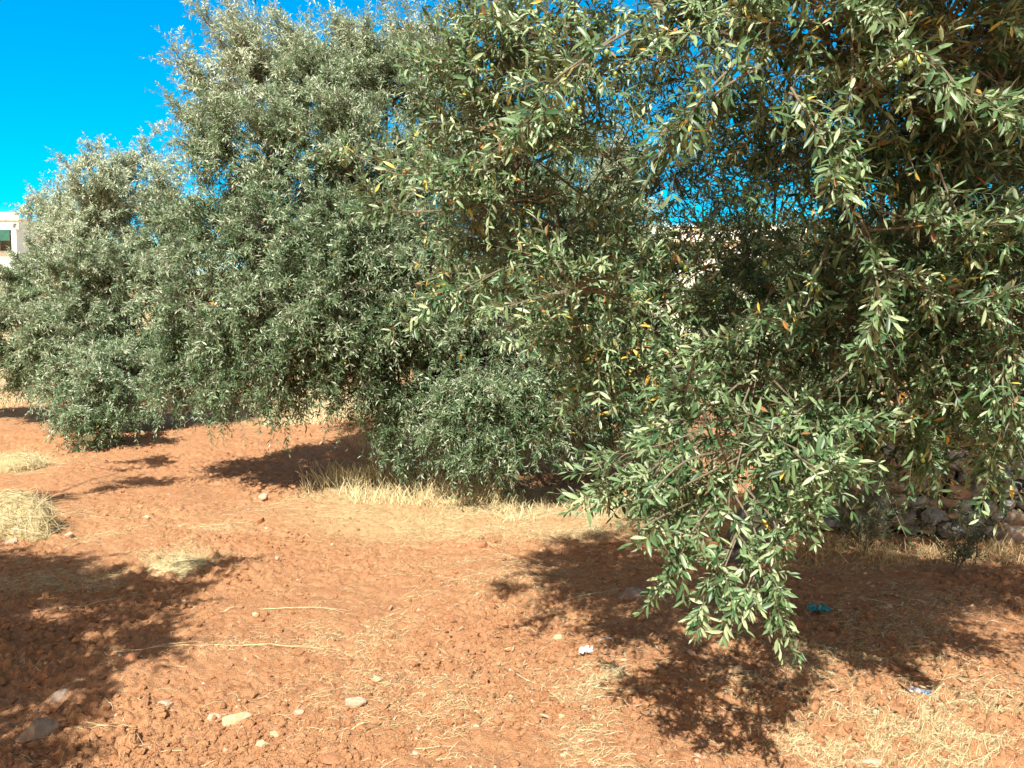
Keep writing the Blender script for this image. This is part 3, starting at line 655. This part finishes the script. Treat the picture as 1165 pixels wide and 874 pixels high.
hang = [
    [(880, 330, 3.6), (860, 430, 2.9), (845, 520, 2.6), (835, 600, 2.5), (866, 660, 2.45), (884, 700, 2.42)],
    [(860, 420, 2.9), (800, 470, 2.65), (740, 490, 2.6), (700, 530, 2.6), (652, 572, 2.6)],
    [(850, 480, 2.8), (780, 520, 2.6), (730, 570, 2.55), (690, 570, 2.55)],
    [(845, 500, 2.7), (790, 560, 2.5), (760, 600, 2.45), (735, 610, 2.45)],
    [(840, 560, 2.6), (800, 620, 2.45), (785, 660, 2.4), (775, 690, 2.4)],
    [(850, 620, 2.5), (830, 680, 2.4), (826, 680, 2.4), (826, 700, 2.4)],
    [(860, 660, 2.5), (886, 680, 2.4), (898, 722, 2.4)],
    [(845, 520, 2.7), (900, 560, 2.5), (915, 590, 2.4), (928, 605, 2.4)],
    [(850, 480, 2.8), (920, 510, 2.6), (945, 530, 2.5), (962, 530, 2.5)],
    [(855, 450, 2.9), (930, 470, 2.7), (980, 480, 2.6)],
    [(845, 560, 2.6), (885, 610, 2.45), (895, 640, 2.4)],
    [(840, 540, 2.7), (780, 560, 2.65), (715, 575, 2.7)],
    [(850, 440, 2.9), (790, 440, 2.75), (745, 450, 2.7), (725, 470, 2.7)],
    [(842, 580, 2.6), (870, 640, 2.5), (850, 690, 2.45)],
    [(842, 540, 2.7), (810, 580, 2.65), (770, 570, 2.6)], [(848, 500, 2.8), (880, 540, 2.7), (880, 590, 2.6)]]
def lift_(p):
    q = []
    for a_, b_, c_ in p:
        w_ = min(max((b_ - 480) / 250, 0), 1); q.append((a_ - 14 * w_ + (26 if a_ < 760 else 0), b_ - 40 * w_, c_))
    return q
hang = [lift_(p) for p in hang]
for p in hang:
    for k in range(3 if p[-1][1] < 590 else 1):
        bough(hb, [(a + RNG.normal(0, 9 * k), b + RNG.normal(0, 9 * k), c + RNG.normal(0, .10) * k) for a, b, c in (p if k == 0 or len(p) < 4 else p[1:])], shoots_n=11, sl=.105, leaf=.044, yellow=.004, pale=.58, spread=.85)
for p in hang[8:10] + hang[11:13] + hang[14:] + hang[1:4]:
    bough(hb, [(a + RNG.normal(0, 14), b + RNG.normal(0, 14), c + RNG.normal(0, .14)) for a, b, c in p], shoots_n=9, sl=.11, leaf=.043, yellow=.004, pale=.5, spread=.9)
for p in ([(846, 640, 2.45), (828, 700, 2.4), (808, 738, 2.4)], [(880, 680, 2.42), (892, 720, 2.4), (905, 762, 2.38)], [(800, 620, 2.5), (778, 660, 2.45), (768, 694, 2.4)], [(870, 690, 2.4), (862, 720, 2.38), (846, 738, 2.36)], [(760, 540, 2.6), (700, 562, 2.55), (655, 580, 2.5)]):
    p = lift_(p)
    for k in range(2): bough(hb, [(a + RNG.normal(0, 6 * k), b + RNG.normal(0, 6 * k), c) for a, b, c in p], n=8, r=(.003, .0012), shoots_n=6, sl=.07, leaf=.044, yellow=0, pale=.66, spread=.8)
o = hb.build("hanging_branch", [NEARL, TWIG], T4); o["label"] = "pale green branch drooping low over the shaded soil"

FRUIT = simple("green_olive", (.2, .27, .06), .35, .25, 60, .5)
for (px_, py_, d_) in [(545, 118, 3.05), (541, 75, 3.0), (647, 125, 2.6), (653, 120, 2.6), (660, 128, 2.62), (690, 60, 2.6), (700, 85, 2.6), (820, 98, 2.2), (825, 104, 2.2), (795, 110, 2.3), (1030, 70, 2.1), (1024, 74, 2.1), (1034, 80, 2.1), (955, 165, 2.2), (958, 175, 2.2), (953, 180, 2.2), (775, 300, 2.9), (780, 306, 2.9), (778, 314, 2.9), (560, 75, 3.0), (750, 90, 2.5), (1048, 518, 2.65), (1050, 524, 2.65), (1055, 512, 2.65), (1097, 470, 2.6), (892, 470, 2.6), (720, 375, 3.0), (726, 380, 3.), (640, 62, 2.9), (1000, 300, 2.55), (870, 300, 2.8), (930, 330, 2.7)]:
    V0, T0 = ICO2; c = at(px_, py_, d_)
    V = V0 * np.array([.0075, .0075, .0105]) * RNG.uniform(.9, 1.2) * (1 - .12 * np.clip(-V0[:, 2:3], 0, 1)) + c
    mesh_obj("olive_fruit", V, T0, [FRUIT], T4, smooth=True)

# ------------------------------------------------------------------ weeds on the right
WEED = leaf_mat("weed_leaf", [(.05, .07, .035), (.10, .12, .06), (.17, .19, .1)], (.2, .22, .15))
def weed(px, py, h, n, leaf, label, name="weed", cat="weed", nl=7, spread=.5):
    x, y = on_ground(px, py); x = float(x); y = float(y); z = gz(x, y)
    root = empty(name, (x, y, z), label, cat)
    p = Parts(); D = unit(RNG.normal(0, spread, (n, 3)) * np.array([1, 1, .2]) + UP)
    K = 5; t = np.linspace(0, 1, K); ln = h * RNG.uniform(.6, 1.05, n)
    C = np.array([x, y, z]) + D[:, None] * ln[:, None, None] * t[None, :, None] + (rand_dirs(n) * np.array([1, 1, 0]))[:, None] * (ln * .2)[:, None, None] * (t ** 2)[None, :, None]
    st = Parts(); V, T = tubes(C, np.linspace(.004, .0015, K)[None] * np.ones((n, 1)), 4); st.add(V, T, 0)
    st.build("stem", [TWIG], root)
    for f in (.35, .6, .8, 1.):
        i = min(int(f * (K - 1)), K - 2)
        tan = unit(C[:, i + 1] - C[:, i])
        for r in range(2):
            shoots(p, C[:, i] + (C[:, i + 1] - C[:, i]) * (f * (K - 1) - i), unit(tan + rand_dirs(n) * .7), h * .3 * RNG.uniform(.6, 1.2, n), nl, leaf, False, .02, .1, .001, .45)
    p.build("foliage", [WEED, TWIG], root)
weed(1085, 655, .42, 9, .035, "small leafy weed growing in the shade in front of the rubble wall")
weed(985, 625, .5, 26, .022, "fine feathery grey green shrub at the foot of the rubble wall", "shrub", "shrub", 14, .7)
weed(905, 560, .75, 22, .03, "dusty grey green shrub behind the hanging branch", "shrub", "shrub", 12, .6)

# fallen leaves under the near tree
n = 2600
px = RNG.normal(900, 190, n); py = 610 + 210 * RNG.random(n) ** 1.3; x, y = on_ground(px, py)
lf = rand_dirs(n) * np.array([1, 1, .12]); lf = unit(lf); nn = unit(UP + RNG.normal(0, .35, (n, 3))); nn = unit(nn - lf * np.sum(nn * lf, 1, keepdims=True))
V, T, k = leaves(np.stack([x, y, ground_h(x, y) + .006], 1), lf, nn, RNG.uniform(.025, .055, n), RNG.uniform(.008, .013, n), RNG.normal(.1, .25, n), True)
LITTERM, nt_, b_, _o = mat("fallen_leaf"); a_ = node(nt_, "ShaderNodeAttribute", attribute_name="tint")
nt_.links.new(ramp(nt_, a_.outputs["Fac"], [(0, (.12, .06, .03)), (.45, (.26, .16, .08)), (.8, (.36, .27, .16)), (1, (.30, .28, .2))]), b_.inputs["Base Color"]); b_.inputs["Roughness"].default_value = .75
tag(mesh_obj("leaf_litter", V, T, [LITTERM], tint=np.repeat(RNG.random(n), k)), "dry brown fallen leaves under the near tree", "fallen leaves", kind="stuff")

# ------------------------------------------------------------------ rubble wall, terrace wall, buildings
def rubble(name, p0, p1, h, th, size, label, mats):
    p0 = np.array(p0, float); p1 = np.array(p1, float); L = np.linalg.norm(p1 - p0); u_ = (p1 - p0) / L; nrm = np.array([-u_[1], u_[0]])
    P = Parts(); V0, T0 = ICO2; k = 0
    for layer in range(int(h / (size * .72)) + 1):
        for row in np.arange(-th / 2, th / 2 + .01, size * .9):
            s_ = 0
            while s_ < L:
                w = size * RNG.uniform(.5, 1.3); s_ += w * .85
                q = p0 + u_ * s_ + nrm * (row + RNG.normal(0, size * .15))
                top_cut = h * (.75 + .5 * vnoise2(np.array([s_ * .9]), np.array([3.]), 5)[0])
                zz = layer * size * .72
                if zz > top_cut: continue
                rg = RNG.uniform(.7, 1.15, 3) * w * .56
                V = V0.copy()
                for _ in range(12):
                    m = unit(RNG.normal(size=3)); V = V - np.clip(V @ m - RNG.uniform(.45, .75), 0, None)[:, None] * m
                V = V * rg * np.array([1.25, 1.25, 1.0]) * (1 + RNG.normal(0, .06, (len(V), 1)))
                a_ = RNG.uniform(0, 6.28); c, sn = math.cos(a_), math.sin(a_)
                V = np.stack([V[:, 0] * c - V[:, 1] * sn, V[:, 0] * sn + V[:, 1] * c, V[:, 2]], 1)
                base = float(base_h(np.array([q[0]]), np.array([q[1]]))[0])
                P.add(V + np.array([q[0], q[1], base + zz + size * .3 + RNG.normal(0, size * .08)]), T0, int(RNG.integers(0, len(mats))), .5, False)
    return tag(P.build(name, mats), label, "stone wall")
rubble("rubble_wall", (2.05, 6.6), (6.0, 5.9), .75, .5, .15, "tumbled dry stone rubble wall in the shade at right", [WALLS, WALLS, GREY])
rubble("terrace_wall", (-22, 26.5), (-3, 27.5), .55, .4, .45, "long low stone terrace wall beyond the trees at far left", [PALE, GREY])
stone("boulder", 1120, 592, 54, GREY, "pale grey boulder lit by a patch of sun below the rubble wall", .8, 71, .4, 1.1, "boulder")
stone("boulder", 1150, 612, 58, GREY, "jagged whitish boulder at the right edge below the rubble wall", .9, 75, .8, 1.2, "boulder")

PLASTER = simple("white_plaster", (.78, .77, .74), .8, .05, 3)
CREAMP = simple("cream_plaster", (.72, .66, .56), .85, .08, 2.5)
GLASS, nt_, b_, _o = mat("window_glass"); b_.inputs["Base Color"].default_value = (.03, .04, .05, 1); b_.inputs["Roughness"].default_value = .08
FRAME = simple("window_frame", (.3, .3, .3), .5, .05, 5); AWN = simple("green_awning", (.03, .12, .09), .7, .2, 3); TILE = simple("roof_slab", (.45, .4, .36), .85, .1, 4)
def house(x0, x1, y0, dep, z0, z1, wallm, wins, label, group=None):
    root = empty("house", ((x0 + x1) / 2, y0 + dep / 2, z0), label, "house", group)
    w = Parts()
    # front wall built round its openings
    xsplit = sorted({x0, x1, *[v for q in wins for v in q[:2]]}); zsplit = sorted({z0, z1, *[v for q in wins for v in q[2:4]]})
    for xa, xb in zip(xsplit[:-1], xsplit[1:]):
        for za, zb in zip(zsplit[:-1], zsplit[1:]):
            if any(q[0] <= xa and xb <= q[1] and q[2] <= za and zb <= q[3] for q in wins): continue
            w.box(xa, xb, y0, y0 + .25, za, zb)
    w.box(x0, x0 + .25, y0 + .25, y0 + dep, z0, z1); w.box(x1 - .25, x1, y0 + .25, y0 + dep, z0, z1); w.box(x0 + .25, x1 - .25, y0 + dep - .25, y0 + dep, z0, z1)
    w.build("wall", [wallm], root)
    r = Parts(); r.box(x0 - .15, x1 + .15, y0 - .15, y0 + dep + .15, z1, z1 + .22); r.box(x0, x1, y0, y0 + .15, z1 + .22, z1 + .6)
    r.build("roof", [wallm], root)
    for xa, xb, za, zb in wins:
        f = Parts(); t = .07
        f.box(xa, xb, y0 + .1, y0 + .18, za, za + t); f.box(xa, xb, y0 + .1, y0 + .18, zb - t, zb); f.box(xa, xa + t, y0 + .1, y0 + .18, za + t, zb - t); f.box(xb - t, xb, y0 + .1, y0 + .18, za + t, zb - t)
        f.box((xa + xb) / 2 - .03, (xa + xb) / 2 + .03, y0 + .11, y0 + .17, za + t, zb - t)
        fo = f.build("window", [FRAME], root)
        p = Parts(); p.box(xa + t, xb - t, y0 + .135, y0 + .145, za + t, zb - t); p.build("pane", [GLASS], fo)
    return root
hz = gz(6.5, 29)
house(3.2, 10.2, 28, 6, hz - .3, 4.55, CREAMP, [(4.1, 5.1, 2.2, 3.4), (6.4, 7.4, 2.2, 3.4), (8.4, 9.4, 2.2, 3.4)], "cream flat roofed house glimpsed through the near tree")
A = at(-70, 252, 60); Bq = at(21, 262, 60); z1 = at(0, 243, 60)[2]
hg = gz(-37, 60)
h1 = house(A[0], Bq[0], 60, 2.6, hg - .5, z1 - .5, PLASTER, [(at(3, 0, 60)[0], at(8, 0, 60)[0], at(0, 260, 60)[2], at(0, 254, 60)[2]), (at(-40, 0, 60)[0], at(-28, 0, 60)[0], at(0, 261, 60)[2], at(0, 253, 60)[2]), (A[0] + 3.2, Bq[0] - .3, at(0, 286, 60)[2], at(0, 266, 60)[2])], "white flat roofed house on the hill at the far left edge")  # wide dark pane added to stand for the shade under the awning
ap = Parts()
x0_, x1_ = A[0] + .5, Bq[0] - .1; za, zb = at(0, 277, 60)[2], at(0, 263, 60)[2]
ap.box(x0_, x1_, 59.1, 59.99, zb - .12, zb); ap.box(x0_, x1_, 59.06, 59.1, zb - .8, zb - .12)
ap.build("awning", [AWN], h1)
vb = Parts(); vb.box(Bq[0] - .05, Bq[0] + .3, 59.2, 59.55, hg - .5, zb + .05); vb.build("post", [PLASTER], h1)
C1 = at(24, 263, 63); C2 = at(48, 266, 63)
house(C1[0], C2[0] + 1.0, 63, 6, hg - .2, C1[2] - .6, CREAMP, [(C1[0] + .5, C1[0] + 1.2, C1[2] - 2.2, C1[2] - 1.2)], "low cream house half hidden behind the left olive tree")

# ------------------------------------------------------------------ litter
def crumple(name, px, py, w, d, seed, m, label, cat, lift=.35, two=None, rot=0.):
    x, y = on_ground(px, py); x = float(x); y = float(y); z = gz(x, y); n = 15
    g_ = np.linspace(-.5, .5, n); gx, gy = np.meshgrid(g_, g_, indexing='ij'); gx = gx.ravel(); gy = gy.ravel()
    rg = np.random.default_rng(seed)
    q = np.stack([gx, gy, 0 * gx], 1) * 4 + seed
    hh = np.abs(vnoise3(q * 1.0, seed) - .5) + .6 * np.abs(vnoise3(q * 2.1, seed + 1) - .5)
    V = np.stack([gx * w * (.85 + .3 * vnoise3(q, 3)), gy * d * (.85 + .3 * vnoise3(q, 4)), hh * lift * w], 1)
    V[:, :2] += (np.stack([vnoise3(q * 1.5, 5), vnoise3(q * 1.5, 6)], 1) - .5) * w * .3
    V[:, 0], V[:, 1] = V[:, 0] * math.cos(rot) - V[:, 1] * math.sin(rot), V[:, 0] * math.sin(rot) + V[:, 1] * math.cos(rot)
    i = np.arange(n * n).reshape(n, n)
    T = np.concatenate([np.stack([i[:-1, :-1], i[1:, :-1], i[1:, 1:]], -1).reshape(-1, 3), np.stack([i[:-1, :-1], i[1:, 1:], i[:-1, 1:]], -1).reshape(-1, 3)])
    mi = None
    if two: mi = (gx[T].mean(1) > .08).astype(int)
    o = mesh_obj(name, V, T, [m] + ([two] if two else []), mi=mi)
    sm = o.modifiers.new("sheet", 'SOLIDIFY'); sm.thickness = .0008
    o.location = (x, y, z + .008)
    return tag(o, label, cat)
crumple("plastic_scrap", 932, 693, .1, .075, 4, simple("teal_plastic", (.01, .22, .25), .3, .2, 30, .5), "crumpled teal plastic scrap in the dappled shade at right", "litter", .6)
crumple("wrapper", 1046, 788, .09, .035, 9, simple("white_foil", (.42, .4, .43), .35, .2, 40, .5), "twisted white and blue wrapper on straw at lower right", "litter", .45, simple("blue_foil", (.03, .18, .42), .3, .2, 40, .5), -.5)
crumple("crumpled_paper", 668, 738, .065, .05, 14, simple("white_paper", (.6, .58, .56), .8, .05, 30), "small white crumpled paper at the edge of the near shadow", "litter", .8)
crumple("plastic_film", 690, 727, .065, .04, 18, simple("dull_film", (.42, .36, .35), .3, .2, 30, .5), "dull clear film beside the white crumpled paper", "litter", .5)

# ------------------------------------------------------------------ light
EL = math.radians(48); AZ = math.radians(15)          # travel of the light: forward and a little to the right
tv = Vector((math.sin(AZ) * math.cos(EL), math.cos(AZ) * math.cos(EL), -math.sin(EL)))
sd = bpy.data.lights.new("sun", 'SUN'); sd.energy = 5.0; sd.angle = math.radians(.53); sd.color = (1, .95, .86)
so = bpy.data.objects.new("sun", sd); COL.objects.link(so); so.rotation_euler = tv.to_track_quat('-Z', 'Y').to_euler(); so.location = (-4, -8, 12)
w = bpy.data.worlds.new("World"); scene.world = w; w.use_nodes = True
nt = w.node_tree; nt.nodes.clear()
sky = nt.nodes.new("ShaderNodeTexSky"); sky.sky_type = 'NISHITA'; sky.sun_disc = False
sky.sun_elevation = EL; sky.sun_rotation = math.atan2(-tv.x, -tv.y)
sky.dust_density = .5; sky.ozone_density = 2.0; sky.air_density = 1.0
hs = nt.nodes.new("ShaderNodeHueSaturation"); hs.inputs["Saturation"].default_value = 2.2; hs.inputs["Hue"].default_value = .487; hs.inputs["Value"].default_value = 1.05
nt.links.new(sky.outputs[0], hs.inputs["Color"])
# out-of-view sky round the sun tinted warm by hand to warm the shadow fill
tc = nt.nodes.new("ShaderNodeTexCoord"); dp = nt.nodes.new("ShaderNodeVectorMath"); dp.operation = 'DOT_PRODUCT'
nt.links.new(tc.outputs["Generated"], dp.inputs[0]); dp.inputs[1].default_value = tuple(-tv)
warm_fac = ramp(nt, dp.outputs["Value"], [(.0, (0, 0, 0)), (.55, (1, 1, 1))])
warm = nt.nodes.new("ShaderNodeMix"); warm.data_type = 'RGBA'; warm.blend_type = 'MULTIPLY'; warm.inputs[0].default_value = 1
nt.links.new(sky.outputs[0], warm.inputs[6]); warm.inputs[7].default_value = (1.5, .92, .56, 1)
skyc = mixc(nt, warm_fac, hs.outputs[0], warm.outputs[2])
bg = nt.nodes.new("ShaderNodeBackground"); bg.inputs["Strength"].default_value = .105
ow = nt.nodes.new("ShaderNodeOutputWorld")
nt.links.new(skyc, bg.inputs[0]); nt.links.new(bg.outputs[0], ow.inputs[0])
vs = scene.view_settings; vs.view_transform = 'Standard'; vs.look = 'None'; vs.gamma = 1; vs.exposure = 1.1
